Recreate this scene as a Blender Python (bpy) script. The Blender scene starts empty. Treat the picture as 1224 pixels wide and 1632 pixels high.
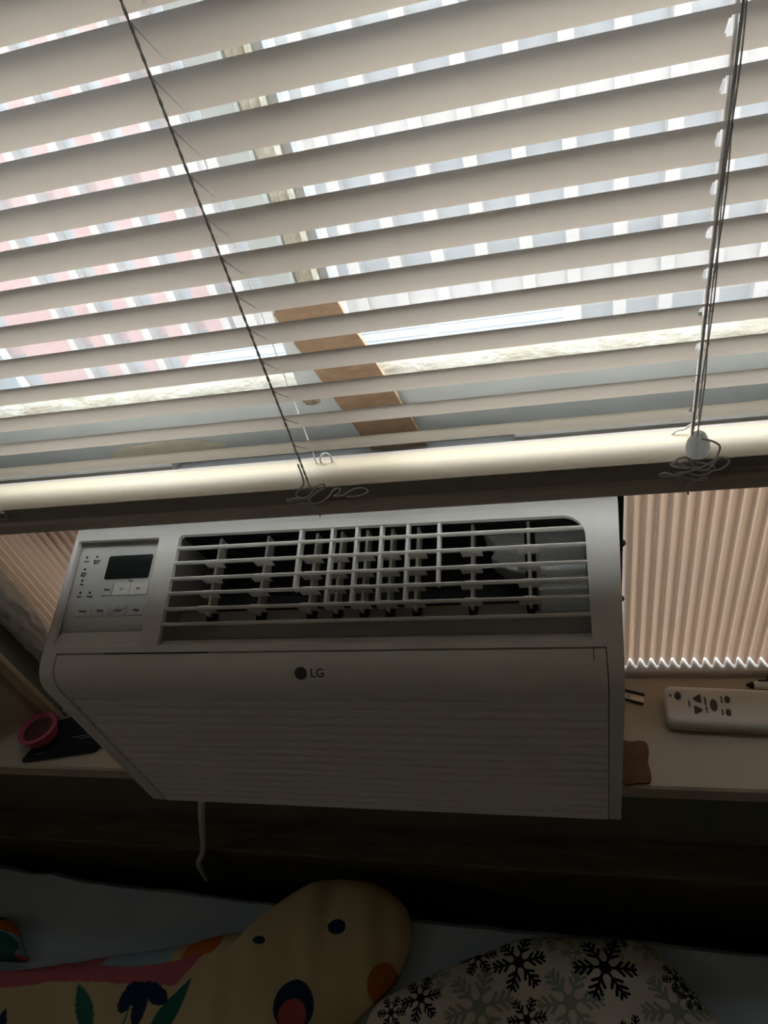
import bpy, bmesh, math, random
import numpy as np
from mathutils import Matrix, Vector, noise

random.seed(7)
rng = np.random.default_rng(5)
S = bpy.context.scene
COL = S.collection
R = math.radians
EYE = 1.55            # height of the camera above the floor; the room is modelled about eye level and raised at the end

# ------------------------------------------------------------------ camera
cd = bpy.data.cameras.new('camera')
cam = bpy.data.objects.new('camera', cd)
COL.objects.link(cam)
cd.sensor_fit = 'VERTICAL'
cd.sensor_height = 36.0
cd.lens = 1121.47 / 1632.0 * 36.0
cd.clip_start = 0.01
cx = Vector((0.96783, 0.13247, -0.21392))
cy = -Vector((-0.06030, -0.70329, -0.70834))
cz = -Vector((-0.24428, 0.69845, -0.67268))
m3 = Matrix((cx, cy, cz)).transposed()
cam.matrix_world = Matrix.Translation((0, 0, EYE)) @ m3.to_4x4()
S.camera = cam

# ------------------------------------------------------------------ light
W = bpy.data.worlds.new('world')
S.world = W
W.use_nodes = True
wn = W.node_tree
wn.nodes['Background'].inputs[0].default_value = (0.96, 0.985, 1.0, 1)      # even white overcast sky
wn.nodes['Background'].inputs[1].default_value = 5.0

sl = bpy.data.lights.new('sun', 'SUN')
sl.energy = 0.6
sl.angle = R(3)
sl.color = (1.0, 0.95, 0.88)
so = bpy.data.objects.new('sun', sl)
so.rotation_euler = (R(42), 0, R(8))
COL.objects.link(so)

pl = bpy.data.lights.new('window_portal', 'AREA')     # samples the sky through the window opening, gives off no light itself
pl.shape = 'RECTANGLE'
pl.size = 1.0
pl.size_y = 1.5
pl.cycles.is_portal = True
po = bpy.data.objects.new('window_portal', pl)
po.location = (-0.17, 0.61, EYE + 0.02)
po.rotation_euler = (R(-90), 0, 0)
COL.objects.link(po)

pl2 = bpy.data.lights.new('added_window_portal', 'AREA')  # samples the sky through the window added in the side wall
pl2.shape = 'RECTANGLE'
pl2.size = 0.50
pl2.size_y = 0.40
pl2.cycles.is_portal = True
po2 = bpy.data.objects.new('added_window_portal', pl2)
po2.location = (-1.92, -0.39, EYE + 0.21)
po2.rotation_euler = (R(90), 0, R(-90))
COL.objects.link(po2)

vs = S.view_settings
S.display_settings.display_device = 'sRGB'
vs.view_transform = 'Standard'
vs.look = 'None'
vs.exposure = 0.85
vs.gamma = 1.0
vs.use_curve_mapping = False
S.cycles.max_bounces = 14
S.cycles.diffuse_bounces = 9
S.cycles.glossy_bounces = 3
S.cycles.transmission_bounces = 8
S.cycles.transparent_max_bounces = 12
S.cycles.sample_clamp_indirect = 6.0
S.cycles.caustics_reflective = False
S.cycles.caustics_refractive = False


# ------------------------------------------------------------------ materials
def mat(name, col, rough=0.5, var=0.0, scale=20.0, col2=None, bump=0.0, bscale=200.0, metal=0.0, trans=0.0, tcol=None, spec=0.4, stretch=None):
    m = bpy.data.materials.new(name)
    m.use_nodes = True
    nt = m.node_tree
    b = nt.nodes['Principled BSDF']
    b.inputs['Base Color'].default_value = (*col, 1)
    b.inputs['Roughness'].default_value = rough
    b.inputs['Metallic'].default_value = metal
    b.inputs['Specular IOR Level'].default_value = spec
    tc = nt.nodes.new('ShaderNodeTexCoord')
    src = tc.outputs['Object']
    if stretch:
        mp = nt.nodes.new('ShaderNodeMapping')
        mp.inputs['Scale'].default_value = stretch
        nt.links.new(src, mp.inputs[0])
        src = mp.outputs[0]
    if var or col2:
        n = nt.nodes.new('ShaderNodeTexNoise')
        n.inputs['Scale'].default_value = scale
        n.inputs['Detail'].default_value = 6
        nt.links.new(src, n.inputs['Vector'])
        r = nt.nodes.new('ShaderNodeValToRGB')
        r.color_ramp.elements[0].position = 0.35
        r.color_ramp.elements[1].position = 0.68
        c2 = col2 if col2 else tuple(max(0, c * (1 - var)) for c in col)
        r.color_ramp.elements[0].color = (*c2, 1)
        r.color_ramp.elements[1].color = (*col, 1)
        nt.links.new(n.outputs['Fac'], r.inputs[0])
        nt.links.new(r.outputs[0], b.inputs['Base Color'])
    if bump:
        n2 = nt.nodes.new('ShaderNodeTexNoise')
        n2.inputs['Scale'].default_value = bscale
        n2.inputs['Detail'].default_value = 4
        nt.links.new(src, n2.inputs['Vector'])
        bp = nt.nodes.new('ShaderNodeBump')
        bp.inputs['Strength'].default_value = bump
        bp.inputs['Distance'].default_value = 0.002
        nt.links.new(n2.outputs['Fac'], bp.inputs['Height'])
        nt.links.new(bp.outputs[0], b.inputs['Normal'])
    if trans:
        t = nt.nodes.new('ShaderNodeBsdfTranslucent')
        t.inputs[0].default_value = (*(tcol or col), 1)
        mx = nt.nodes.new('ShaderNodeMixShader')
        mx.inputs[0].default_value = trans
        nt.links.new(b.outputs[0], mx.inputs[1])
        nt.links.new(t.outputs[0], mx.inputs[2])
        nt.links.new(mx.outputs[0], nt.nodes['Material Output'].inputs[0])
    return m


def print_mat(name, rough=0.85, bump=0.15, bscale=900):
    m = mat(name, (0.8, 0.8, 0.8), rough, bump=bump, bscale=bscale, spec=0.15)
    nt = m.node_tree
    a = nt.nodes.new('ShaderNodeAttribute')
    a.attribute_name = 'print'
    nt.links.new(a.outputs['Color'], nt.nodes['Principled BSDF'].inputs['Base Color'])
    return m


M = {}
M['slat'] = mat('white_vinyl_slat', (0.55, 0.50, 0.445), 0.42, trans=0.08, tcol=(0.85, 0.76, 0.66), var=0.04, scale=6)
M['beige'] = mat('beige_vinyl_slat', (0.60, 0.52, 0.39), 0.45, var=0.05, scale=6)  # beiger than the other slats, used on the topmost gathered one
M['rail'] = mat('cream_bottom_rail', (0.62, 0.56, 0.47), 0.4)
M['cord'] = mat('white_polyester_cord', (0.80, 0.79, 0.78), 0.7, bump=0.3, bscale=1500, trans=0.3)
M['clear'] = mat('milky_plastic', (0.88, 0.90, 0.93), 0.25, trans=0.6)
M['ac'] = mat('offwhite_appliance_plastic', (0.82, 0.785, 0.735), 0.45, var=0.03, scale=8, bump=0.04, bscale=2500)
M['acfin'] = mat('offwhite_louver_plastic', (0.80, 0.775, 0.73), 0.45)
M['acgrey'] = mat('grey_control_plastic', (0.56, 0.55, 0.52), 0.5)
M['accab'] = mat('grey_painted_steel_cabinet', (0.42, 0.44, 0.46), 0.45)
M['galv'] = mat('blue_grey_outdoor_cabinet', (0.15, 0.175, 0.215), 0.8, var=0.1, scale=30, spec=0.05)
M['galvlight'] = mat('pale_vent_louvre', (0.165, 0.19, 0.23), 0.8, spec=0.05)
M['bracket'] = mat('zinc_bracket', (0.60, 0.65, 0.70), 0.45)
M['duct'] = mat('duct_lining', (0.46, 0.44, 0.41), 0.7)
M['black'] = mat('black_plastic', (0.012, 0.013, 0.015), 0.5)
M['foam'] = mat('grey_polystyrene', (0.80, 0.84, 0.85), 0.9, col2=(0.66, 0.70, 0.71), scale=420, bump=0.6, bscale=420)
M['display'] = mat('dark_green_display_glass', (0.008, 0.014, 0.014), 0.12, spec=0.5)
M['ink'] = mat('dark_grey_ink', (0.06, 0.06, 0.055), 0.7)
M['logo'] = mat('dark_logo_grey', (0.10, 0.10, 0.095), 0.35)
M['logolight'] = mat('logo_stroke_grey', (0.17, 0.17, 0.16), 0.35)
M['tape'] = mat('worn_film', (0.62, 0.61, 0.58), 0.3)
M['window'] = mat('painted_window_frame', (0.70, 0.78, 0.82), 0.5, var=0.10, scale=14, bump=0.15, bscale=90)
M['bead'] = mat('mouldy_putty_bead', (0.72, 0.72, 0.66), 0.8, col2=(0.50, 0.47, 0.38), scale=70, bump=0.8, bscale=260, stretch=(0.6, 1, 1))
M['shade_strip'] = mat('green_grey_gap_shade', (0.30, 0.33, 0.31), 0.8, col2=(0.10, 0.10, 0.08), scale=45, stretch=(0.5, 1, 1))  # dark colour stands in for the shade in the gap below the glass
M['patch'] = mat('yellowed_peeling_paint', (0.80, 0.78, 0.64), 0.8, var=0.12, scale=70, bump=0.8, bscale=150)
M['rust'] = mat('rust_stain', (0.45, 0.40, 0.33), 0.9, col2=(0.16, 0.08, 0.03), scale=120)
M['sill'] = mat('cream_painted_sill', (0.52, 0.46, 0.36), 0.5, col2=(0.45, 0.385, 0.29), scale=9, bump=0.12, bscale=60)
M['casing'] = mat('cream_painted_casing', (0.46, 0.37, 0.25), 0.5, var=0.08, scale=10)
M['wall'] = mat('olive_painted_wall', (0.16, 0.165, 0.11), 0.9, var=0.06, scale=5, bump=0.1, bscale=120)
M['roomwall'] = mat('beige_room_wall', (0.80, 0.67, 0.51), 0.9, var=0.05, scale=4)
M['ceiling'] = mat('white_ceiling', (0.82, 0.78, 0.72), 0.9, var=0.04, scale=4)
M['floor'] = mat('brown_floorboards', (0.20, 0.12, 0.07), 0.6, var=0.3, scale=7, stretch=(1, 8, 1))
M['wood'] = mat('dark_stained_wood', (0.15, 0.14, 0.07), 0.55, col2=(0.10, 0.085, 0.04), scale=14, stretch=(1, 12, 12), bump=0.2)
M['bedbase'] = mat('dark_bed_base_fabric', (0.03, 0.035, 0.03), 0.9, var=0.2, scale=30)
M['sheet'] = mat('blue_grey_cotton', (0.50, 0.60, 0.66), 0.9, var=0.06, scale=8, bump=0.2, bscale=900, spec=0.1)
M['pleat'] = mat('translucent_pleated_vinyl', (0.46, 0.38, 0.29), 0.45, trans=0.20, tcol=(0.74, 0.55, 0.42))
M['pleatframe'] = mat('white_vinyl_frame', (0.52, 0.51, 0.50), 0.45, trans=0.12, tcol=(0.8, 0.65, 0.55))
M['white'] = mat('white_plastic', (0.78, 0.78, 0.76), 0.4)
M['steel'] = mat('dull_screw_steel', (0.38, 0.36, 0.33), 0.35, metal=0.8)
M['brass'] = mat('dull_brass', (0.75, 0.66, 0.52), 0.4, metal=0.3, var=0.2, scale=90)
M['card'] = mat('brown_cardboard', (0.37, 0.26, 0.18), 0.85, col2=(0.29, 0.19, 0.12), scale=60, bump=0.4, bscale=150, stretch=(1, 1, 2.5))
M['cardedge'] = mat('pale_cardboard_edge', (0.60, 0.44, 0.29), 0.9, var=0.3, scale=200)
M['scrap'] = mat('brown_painted_scrap', (0.17, 0.09, 0.045), 0.8, col2=(0.12, 0.06, 0.03), scale=60, bump=0.3)
M['remote'] = mat('pale_grey_remote_plastic', (0.66, 0.65, 0.63), 0.4, bump=0.05, bscale=1500)
M['remoteside'] = mat('grey_remote_shell', (0.46, 0.45, 0.42), 0.45)
M['rubber'] = mat('dark_grey_rubber_button', (0.075, 0.07, 0.06), 0.6)
M['bluebtn'] = mat('navy_power_button', (0.025, 0.05, 0.10), 0.45)
M['blackcard'] = mat('black_leatherette', (0.010, 0.013, 0.016), 0.35, bump=0.15, bscale=600)
M['greyprint'] = mat('pale_grey_print', (0.16, 0.19, 0.20), 0.6)
M['pink'] = mat('pink_rubber', (0.42, 0.075, 0.12), 0.5)
M['maroon'] = mat('dark_maroon_lining', (0.07, 0.025, 0.025), 0.6)
M['film'] = mat('crumpled_white_film', (0.62, 0.63, 0.62), 0.35, var=0.15, scale=60, bump=1.0, bscale=70)
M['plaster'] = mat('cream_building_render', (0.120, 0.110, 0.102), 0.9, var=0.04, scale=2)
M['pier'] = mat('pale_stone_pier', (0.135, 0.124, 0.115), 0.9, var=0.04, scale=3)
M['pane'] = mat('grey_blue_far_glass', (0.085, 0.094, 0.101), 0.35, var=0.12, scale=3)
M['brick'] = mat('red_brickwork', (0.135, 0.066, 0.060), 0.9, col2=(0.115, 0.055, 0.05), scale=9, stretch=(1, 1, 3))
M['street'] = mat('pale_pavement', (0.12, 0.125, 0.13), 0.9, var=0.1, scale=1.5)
M['outerwall'] = mat('grey_outer_render', (0.45, 0.43, 0.41), 0.9, var=0.1, scale=3)

g = bpy.data.materials.new('dusty_window_glass')
g.use_nodes = True
nt = g.node_tree
nt.nodes.clear()
out = nt.nodes.new('ShaderNodeOutputMaterial')
tr = nt.nodes.new('ShaderNodeBsdfTransparent')
tr.inputs[0].default_value = (0.98, 0.99, 0.99, 1)
du = nt.nodes.new('ShaderNodeBsdfTranslucent')
du.inputs[0].default_value = (0.85, 0.87, 0.88, 1)
gl = nt.nodes.new('ShaderNodeBsdfGlossy')
gl.inputs['Roughness'].default_value = 0.05
no = nt.nodes.new('ShaderNodeTexNoise')
no.inputs['Scale'].default_value = 9
no.inputs['Detail'].default_value = 8
mr = nt.nodes.new('ShaderNodeMapRange')
mr.inputs[3].default_value = 0.04
mr.inputs[4].default_value = 0.11
m1 = nt.nodes.new('ShaderNodeMixShader')
m2 = nt.nodes.new('ShaderNodeMixShader')
m2.inputs[0].default_value = 0.04
nt.links.new(no.outputs['Fac'], mr.inputs[0])
nt.links.new(mr.outputs[0], m1.inputs[0])
nt.links.new(tr.outputs[0], m1.inputs[1])
nt.links.new(du.outputs[0], m1.inputs[2])
nt.links.new(m1.outputs[0], m2.inputs[1])
nt.links.new(gl.outputs[0], m2.inputs[2])
nt.links.new(m2.outputs[0], out.inputs[0])
M['glass'] = g


# ------------------------------------------------------------------ helpers
class MB:
    def __init__(s):
        s.v = []
        s.f = []
        s.mi = []
        s.cur = 0

    def add(s, vs_, fs_):
        o = len(s.v)
        s.v += [tuple(p) for p in vs_]
        s.f += [tuple(i + o for i in f) for f in fs_]
        s.mi += [s.cur] * len(fs_)
        return s

    def box(s, x0, x1, y0, y1, z0, z1, T=None):
        vs_ = [Vector((x, y, z)) for x in (x0, x1) for y in (y0, y1) for z in (z0, z1)]
        if T:
            vs_ = [T(p) for p in vs_]
        return s.add(vs_, [(0, 1, 3, 2), (4, 6, 7, 5), (0, 4, 5, 1), (2, 3, 7, 6), (0, 2, 6, 4), (1, 5, 7, 3)])

    def prism(s, prof, x0, x1, axis='x', T=None):
        """closed profile of (a, b) pairs swept between x0 and x1"""
        n = len(prof)
        mk = {'x': lambda t, a, b: (t, a, b), 'y': lambda t, a, b: (a, t, b), 'z': lambda t, a, b: (a, b, t)}[axis]
        vs_ = [Vector(mk(x0, *p)) for p in prof] + [Vector(mk(x1, *p)) for p in prof]
        if T:
            vs_ = [T(p) for p in vs_]
        fs_ = [(i, (i + 1) % n, n + (i + 1) % n, n + i) for i in range(n)]
        fs_ += [tuple(range(n - 1, -1, -1)), tuple(range(n, 2 * n))]
        return s.add(vs_, fs_)

    def sweep(s, rows):
        """sheet from rows of points"""
        n = len(rows[0])
        vs_ = [p for r in rows for p in r]
        return s.add(vs_, [(i * n + j, i * n + j + 1, (i + 1) * n + j + 1, (i + 1) * n + j) for i in range(len(rows) - 1) for j in range(n - 1)])

    def tube(s, pts, r, k=8, cap=True):
        pts = [Vector(p) for p in pts]
        n = len(pts)
        rr = r if isinstance(r, (list, tuple)) else [r] * n
        t0 = (pts[1] - pts[0]).normalized()
        a = t0.orthogonal().normalized()
        vs_ = []
        for i in range(n):
            t = (pts[min(i + 1, n - 1)] - pts[max(i - 1, 0)]).normalized()
            a = (a - t * a.dot(t)).normalized()
            b = t.cross(a)
            vs_ += [pts[i] + (a * math.cos(2 * math.pi * j / k) + b * math.sin(2 * math.pi * j / k)) * rr[i] for j in range(k)]
        fs_ = [(i * k + j, i * k + (j + 1) % k, (i + 1) * k + (j + 1) % k, (i + 1) * k + j) for i in range(n - 1) for j in range(k)]
        if cap:
            fs_ += [tuple(range(k - 1, -1, -1)), tuple(range((n - 1) * k, n * k))]
        return s.add(vs_, fs_)

    def lathe(s, prof, c, k=28, T=None):
        c = Vector(c)
        vs_ = []
        for (r, z) in prof:
            for j in range(k):
                p = Vector((r * math.cos(2 * math.pi * j / k), r * math.sin(2 * math.pi * j / k), z))
                vs_.append(c + (T @ p if T else p))
        n = len(prof)
        fs_ = [(i * k + j, i * k + (j + 1) % k, (i + 1) * k + (j + 1) % k, (i + 1) * k + j) for i in range(n - 1) for j in range(k)]
        fs_ += [tuple(range(k - 1, -1, -1)), tuple(range((n - 1) * k, n * k))]
        return s.add(vs_, fs_)

    def plate(s, outer, holes, T, n0, n1):
        """flat plate with holes: loops of (a, b), T maps (a, b, n) to space, n0 the face, n1 the back"""
        bm = bmesh.new()
        ed = []
        for lp in [outer] + holes:
            vv = [bm.verts.new((a, b, 0)) for a, b in lp]
            ed += [bm.edges.new((vv[i], vv[(i + 1) % len(vv)])) for i in range(len(vv))]
        bmesh.ops.triangle_fill(bm, use_beauty=True, use_dissolve=False, edges=ed)
        bm.verts.index_update()
        P = [(v.co.x, v.co.y) for v in bm.verts]
        F = [tuple(v.index for v in f.verts) for f in bm.faces]
        bm.free()
        k = len(P)
        vs_ = [T(Vector((a, b, n0))) for a, b in P] + [T(Vector((a, b, n1))) for a, b in P]
        fs_ = F + [tuple(i + k for i in reversed(f)) for f in F]
        o = 0
        for lp in [outer] + holes:
            n = len(lp)
            fs_ += [(o + i, o + (i + 1) % n, k + o + (i + 1) % n, k + o + i) for i in range(n)]
            o += n
        return s.add(vs_, fs_)


ORG = {}


def tag(o, label=None, cat=None, group=None, kind=None):
    for k, v in (('label', label), ('category', cat), ('group', group), ('kind', kind)):
        if v:
            o[k] = v
    return o


def empty(name, loc, label=None, cat=None, group=None, kind=None):
    o = bpy.data.objects.new(name, None)
    o.empty_display_size = 0.05
    o.location = loc
    COL.objects.link(o)
    ORG[o.name] = Vector(loc)
    return tag(o, label, cat, group, kind)


def ob(name, mb, m, parent=None, smooth=False, bev=0.0, seg=2, label=None, cat=None, group=None, kind=None, fix=True, weld=False):
    """one mesh object from an MB given in room space; a child is stored relative to its thing"""
    v = np.array([tuple(p) for p in mb.v], float)
    if parent is not None:
        org = ORG[parent.name]
    else:
        lo, hi = v.min(0), v.max(0)
        org = Vector(((lo[0] + hi[0]) / 2, (lo[1] + hi[1]) / 2, lo[2]))
    me = bpy.data.meshes.new(name)
    me.from_pydata((v - np.array(org)).tolist(), [], mb.f)
    for mm in (m if isinstance(m, list) else [m]):
        me.materials.append(mm)
    if any(mb.mi):
        me.polygons.foreach_set('material_index', mb.mi)
    if fix:
        bm = bmesh.new()
        bm.from_mesh(me)
        if weld:
            bmesh.ops.remove_doubles(bm, verts=bm.verts, dist=2e-5)
        bmesh.ops.recalc_face_normals(bm, faces=bm.faces)
        bm.to_mesh(me)
        bm.free()
    me.update()
    o = bpy.data.objects.new(name, me)
    COL.objects.link(o)
    if parent is not None:
        o.parent = parent
        ORG[o.name] = org
    else:
        o.location = org
        ORG[o.name] = org
    if bev:
        b = o.modifiers.new('bevel', 'BEVEL')
        b.width = bev
        b.segments = seg
        b.limit_method = 'ANGLE'
        b.angle_limit = R(40)
    if smooth or bev:
        me.polygons.foreach_set('use_smooth', [True] * len(me.polygons))
        if hasattr(me, 'set_sharp_from_angle'):
            me.set_sharp_from_angle(angle=R(42))
    return tag(o, label, cat, group, kind)


def text_mb(mb, s, size, T, align='CENTER', bold=0.0, thick=0.00012, rot=0.0):
    c = bpy.data.curves.new('lettering', 'FONT')
    c.body = s
    c.size = size
    c.align_x = align
    c.align_y = 'CENTER'
    c.extrude = thick
    c.offset = bold
    c.resolution_u = 3
    t = bpy.data.objects.new('lettering', c)
    me = bpy.data.meshes.new_from_object(t)
    ca, sa = math.cos(rot), math.sin(rot)
    mb.add([T(Vector((v.co.x * ca - v.co.y * sa, v.co.x * sa + v.co.y * ca, v.co.z))) for v in me.vertices], [tuple(p.vertices) for p in me.polygons])
    bpy.data.objects.remove(t)
    bpy.data.curves.remove(c)
    bpy.data.meshes.remove(me)


def rrect(a0, a1, b0, b1, r, k=4):
    P = []
    for (ca, cb, t0) in ((a1 - r, b1 - r, 0), (a0 + r, b1 - r, 90), (a0 + r, b0 + r, 180), (a1 - r, b0 + r, 270)):
        for i in range(k + 1):
            t = R(t0 + 90 * i / k)
            P.append((ca + r * math.cos(t), cb + r * math.sin(t)))
    return P


def smooth_path(pts, sub=6, closed=False):
    P = [Vector(p) for p in pts]
    n = len(P)
    o = []
    rngi = range(n if closed else n - 1)
    for i in rngi:
        if closed:
            a, b, c, d = P[i - 1], P[i], P[(i + 1) % n], P[(i + 2) % n]
        else:
            a, b, c, d = P[max(i - 1, 0)], P[i], P[i + 1], P[min(i + 2, n - 1)]
        for j in range(sub):
            t = j / sub
            o.append(0.5 * ((2 * b) + (c - a) * t + (2 * a - 5 * b + 4 * c - d) * t * t + (3 * b - a - 3 * c + d) * t ** 3))
    if not closed:
        o.append(P[-1])
    return o


# ------------------------------------------------------------------ room shell
X0, X1 = -0.645, 0.305           # window opening
SILL = -0.72
WT = 0.80                        # top of the opening
FLOOR, CEIL = -1.55, 1.05
XL, XR, YB = -1.75, 1.25, -1.75
YW, YO = 0.400, 0.55             # inner and outer face of the window wall

b = MB()
b.box(XL - .15, X0, YW, YO, FLOOR, CEIL)
b.box(X1, XR + .15, YW, YO, FLOOR, CEIL)
b.box(X0, X1, YW, YO, FLOOR, SILL - .026)
b.box(X0, X1, YW, YO, WT, CEIL)
ob('wall_front', b, M['wall'], kind='structure', label='olive painted wall around and below the window')
WY0, WY1, WZ0, WZ1 = -.54, -.27, .05, .36        # window added in the left wall, out of view, to light the room
b = MB()
b.box(XL - .15, XL, YB, WY0, FLOOR, CEIL)
b.box(XL - .15, XL, WY1, YW, FLOOR, CEIL)
b.box(XL - .15, XL, WY0, WY1, FLOOR, WZ0)
b.box(XL - .15, XL, WY0, WY1, WZ1, CEIL)
ob('wall_left', b, M['roomwall'], kind='structure')
ob('wall_right', MB().box(XR, XR + .15, YB, YW, FLOOR, CEIL), M['roomwall'], kind='structure')
ob('wall_back', MB().box(XL - .15, XR + .15, YB - .15, YB, FLOOR, CEIL), M['roomwall'], kind='structure')
ob('floor', MB().box(XL - .15, XR + .15, YB - .15, YO, FLOOR - .15, FLOOR), M['floor'], kind='structure')
ob('ceiling', MB().box(XL - .15, XR + .15, YB - .15, YO, CEIL, CEIL + .2), M['ceiling'], kind='structure')

w2 = empty('added_window', (XL - .08, (WY0 + WY1) / 2, WZ0), 'unseen side wall window added to light the room', None, None, 'structure')
b = MB()
b.box(XL - .10, XL - .05, WY0 + .0005, WY0 + .04, WZ0 + .0005, WZ1 - .0005)
b.box(XL - .10, XL - .05, WY1 - .04, WY1 - .0005, WZ0 + .0005, WZ1 - .0005)
b.box(XL - .10, XL - .05, WY0 + .04, WY1 - .04, WZ0 + .0005, WZ0 + .04)
b.box(XL - .10, XL - .05, WY0 + .04, WY1 - .04, WZ1 - .04, WZ1 - .0005)
ob('frame', b, M['window'], w2)
ob('pane', MB().box(XL - .077, XL - .073, WY0 + .0402, WY1 - .0402, WZ0 + .0402, WZ1 - .0402), M['glass'], w2)

# window stool (the sill board the remote lies on)
prof = [(.330, -.7225), (.3325, -.720), (.3995, -.720), (.60, -.722), (.60, -.745), (.3325, -.745), (.330, -.7425)]
b = MB()
b.prism(prof, X0 + .0006, X1 - .0006)
b.prism([(y, z) for y, z in prof[:3]] + [(.3994, -.720), (.3994, -.745), (.3325, -.745), (.330, -.7425)], -1.25, X0 + .0006)
b.prism([(y, z) for y, z in prof[:3]] + [(.3994, -.720), (.3994, -.745), (.3325, -.745), (.330, -.7425)], X1 - .0006, 1.0)
ob('trim_1', b, M['sill'], kind='structure', label='cream painted window sill board')
# apron under it
ob('trim_2', MB().prism([(.3998, -.746), (.381, -.746), (.381, -.80), (.387, -.812), (.3998, -.815)], -1.15, .9), M['wall'], kind='structure', label='dark apron moulding under the window sill')
# casings
for nm, s_, xa in (('trim_3', -1, X0), ('trim_4', 1, X1)):
    b = MB()
    p = [(xa - s_ * .0, .3935), (xa + s_ * .008, .3885), (xa + s_ * .015, .3935), (xa + s_ * .021, .3935), (xa + s_ * .027, .3885), (xa + s_ * .085, .3865), (xa + s_ * .095, .3998), (xa - s_ * .0, .3998)]
    b.prism(p, SILL + .0002, WT + .08, axis='z')
    ob(nm, b, M['casing'], kind='structure', label='cream painted casing at the side of the window')
b = MB()
b.prism([(.3935, WT + .002), (.3885, WT + .02), (.3865, WT + .0795), (.3998, WT + .095), (.3998, WT + .002)], X0 - .09, X1 + .09)
ob('trim_5', b, M['casing'], kind='structure', label='cream painted casing over the window')

# ------------------------------------------------------------------ window sash
win = empty('window_1', (-.17, .49, -.40), 'grey painted window sash resting on the air conditioner', None, None, 'structure')
RB, RT = -.400, -.300
b = MB()
b.prism([(.460, RB), (.460, -.306), (.4625, -.302), (.500, -.300), (.500, RB)], X0 + .001, X1 - .001)
ob('bottom_rail', b, M['window'], win)
ob('stile', MB().prism([(-.2005, .4602), (-.178, .4602), (-.1765, .463), (-.1765, .50), (-.2005, .50)], RT, WT - .001, axis='z'), M['window'], win)
b = MB()   # moulded glazing bead beside the stile
zz = [(-.1764, .466), (-.1745, .464), (-.1725, .466), (-.171, .4665), (-.169, .4645), (-.1665, .4665), (-.165, .468), (-.163, .466), (-.161, .469), (-.161, .483), (-.1764, .483)]
b.prism(zz, RT + .012, WT - .06, axis='z')
ob('glazing_bead', b, M['bead'], win, label='ridged cream bead beside the upright bar')
ob('stile_return', MB().box(-.1608, -.1545, .475, .50, RT, WT - .06), M['accab'], win, label='dark grey metal edge of the upright bar')
ob('stile', MB().box(X0 + .001, -.570, .4602, .50, RT, WT - .001), M['window'], win)
ob('stile', MB().box(X1 - .05, X1 - .001, .4602, .50, RT, WT - .001), M['window'], win)
ob('top_rail', MB().box(-.570, X1 - .05, .4604, .4998, WT - .06, WT - .001), M['window'], win)


def putty(x0, x1, seed):
    b = MB()
    rows = []
    n = 90
    for i in range(n + 1):
        x = x0 + (x1 - x0) * i / n
        h = .0088 + .0026 * noise.noise((x * 40, seed, 0)) + .002 * noise.noise((x * 130, seed, 3))
        d = .0012 * noise.noise((x * 90, seed, 7))
        rows.append([(x, .4607, -.3015), (x, .463 + d, -.2985), (x, .4685 + d, -.3 + h * .75), (x, .476, -.3 + h), (x, .4835, -.3 + h), (x, .4835, -.3015), (x, .4607, -.3015)])
    b.sweep(rows)
    return b


ob('glazing_bead', putty(-.5699, -.2006, 1.), M['bead'], win, smooth=True, label='mouldy putty bead along the left pane')
ob('glazing_bead', putty(-.1544, X1 - .051, 2.), M['bead'], win, smooth=True, label='mouldy putty bead along the right pane')
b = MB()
b.box(-.5698, -.2009, .4800, .4837, -.2995, -.2845)  # strip painted dark where only shade lies under the pane
ob('shade_strip', b, M['shade_strip'], win, label='dull green grey strip painted as gap shade under the left pane')
ob('shade_strip', MB().box(-.1542, X1 - .0506, .4800, .4837, -.2995, -.2845), M['shade_strip'], win, label='dull green grey strip painted as gap shade under the right pane')
ob('outer_bar', MB().box(-.575, -.5085, .525, .535, -.44, WT - .001), M['accab'], win, label='grey upright bar outside the left pane')
ob('pane', MB().box(-.5699, -.2008, .4838, .4868, RT + .0005, WT - .0605), M['glass'], win)
ob('pane', MB().box(-.1543, X1 - .0505, .4838, .4868, RT + .0005, WT - .0605), M['glass'], win)


def blob(c, a, bb, th, seed, k=40):
    """flat ragged patch standing on a face that looks towards -y"""
    b = MB()
    c = Vector(c)
    rows = []
    for r_, t_ in ((1.0, 0.0), (.93, .6), (.8, 1.0), (.4, 1.0), (.02, 1.0)):
        rows.append([c + Vector((a * r_ * (1 + .18 * noise.noise((math.cos(q) * 1.7, math.sin(q) * 1.7, seed))) * math.cos(q), -th * t_, bb * r_ * (1 + .25 * noise.noise((math.cos(q) * 2.2, math.sin(q) * 2.2, seed + 5))) * math.sin(q))) for q in [2 * math.pi * j / k for j in range(k + 1)]])
    return b.sweep(rows)


ob('peeling_paint_patch', blob((-.345, .4599, -.350), .058, .0125, .0016, 2.), M['patch'], win, smooth=True, label='yellowed peeling patch on the rail')
ob('rust_stain', blob((-.193, .4599, -.3115), .008, .004, .0006, 6.), M['rust'], win, smooth=True, label='small rust stain at the foot of the upright bar')

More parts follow.
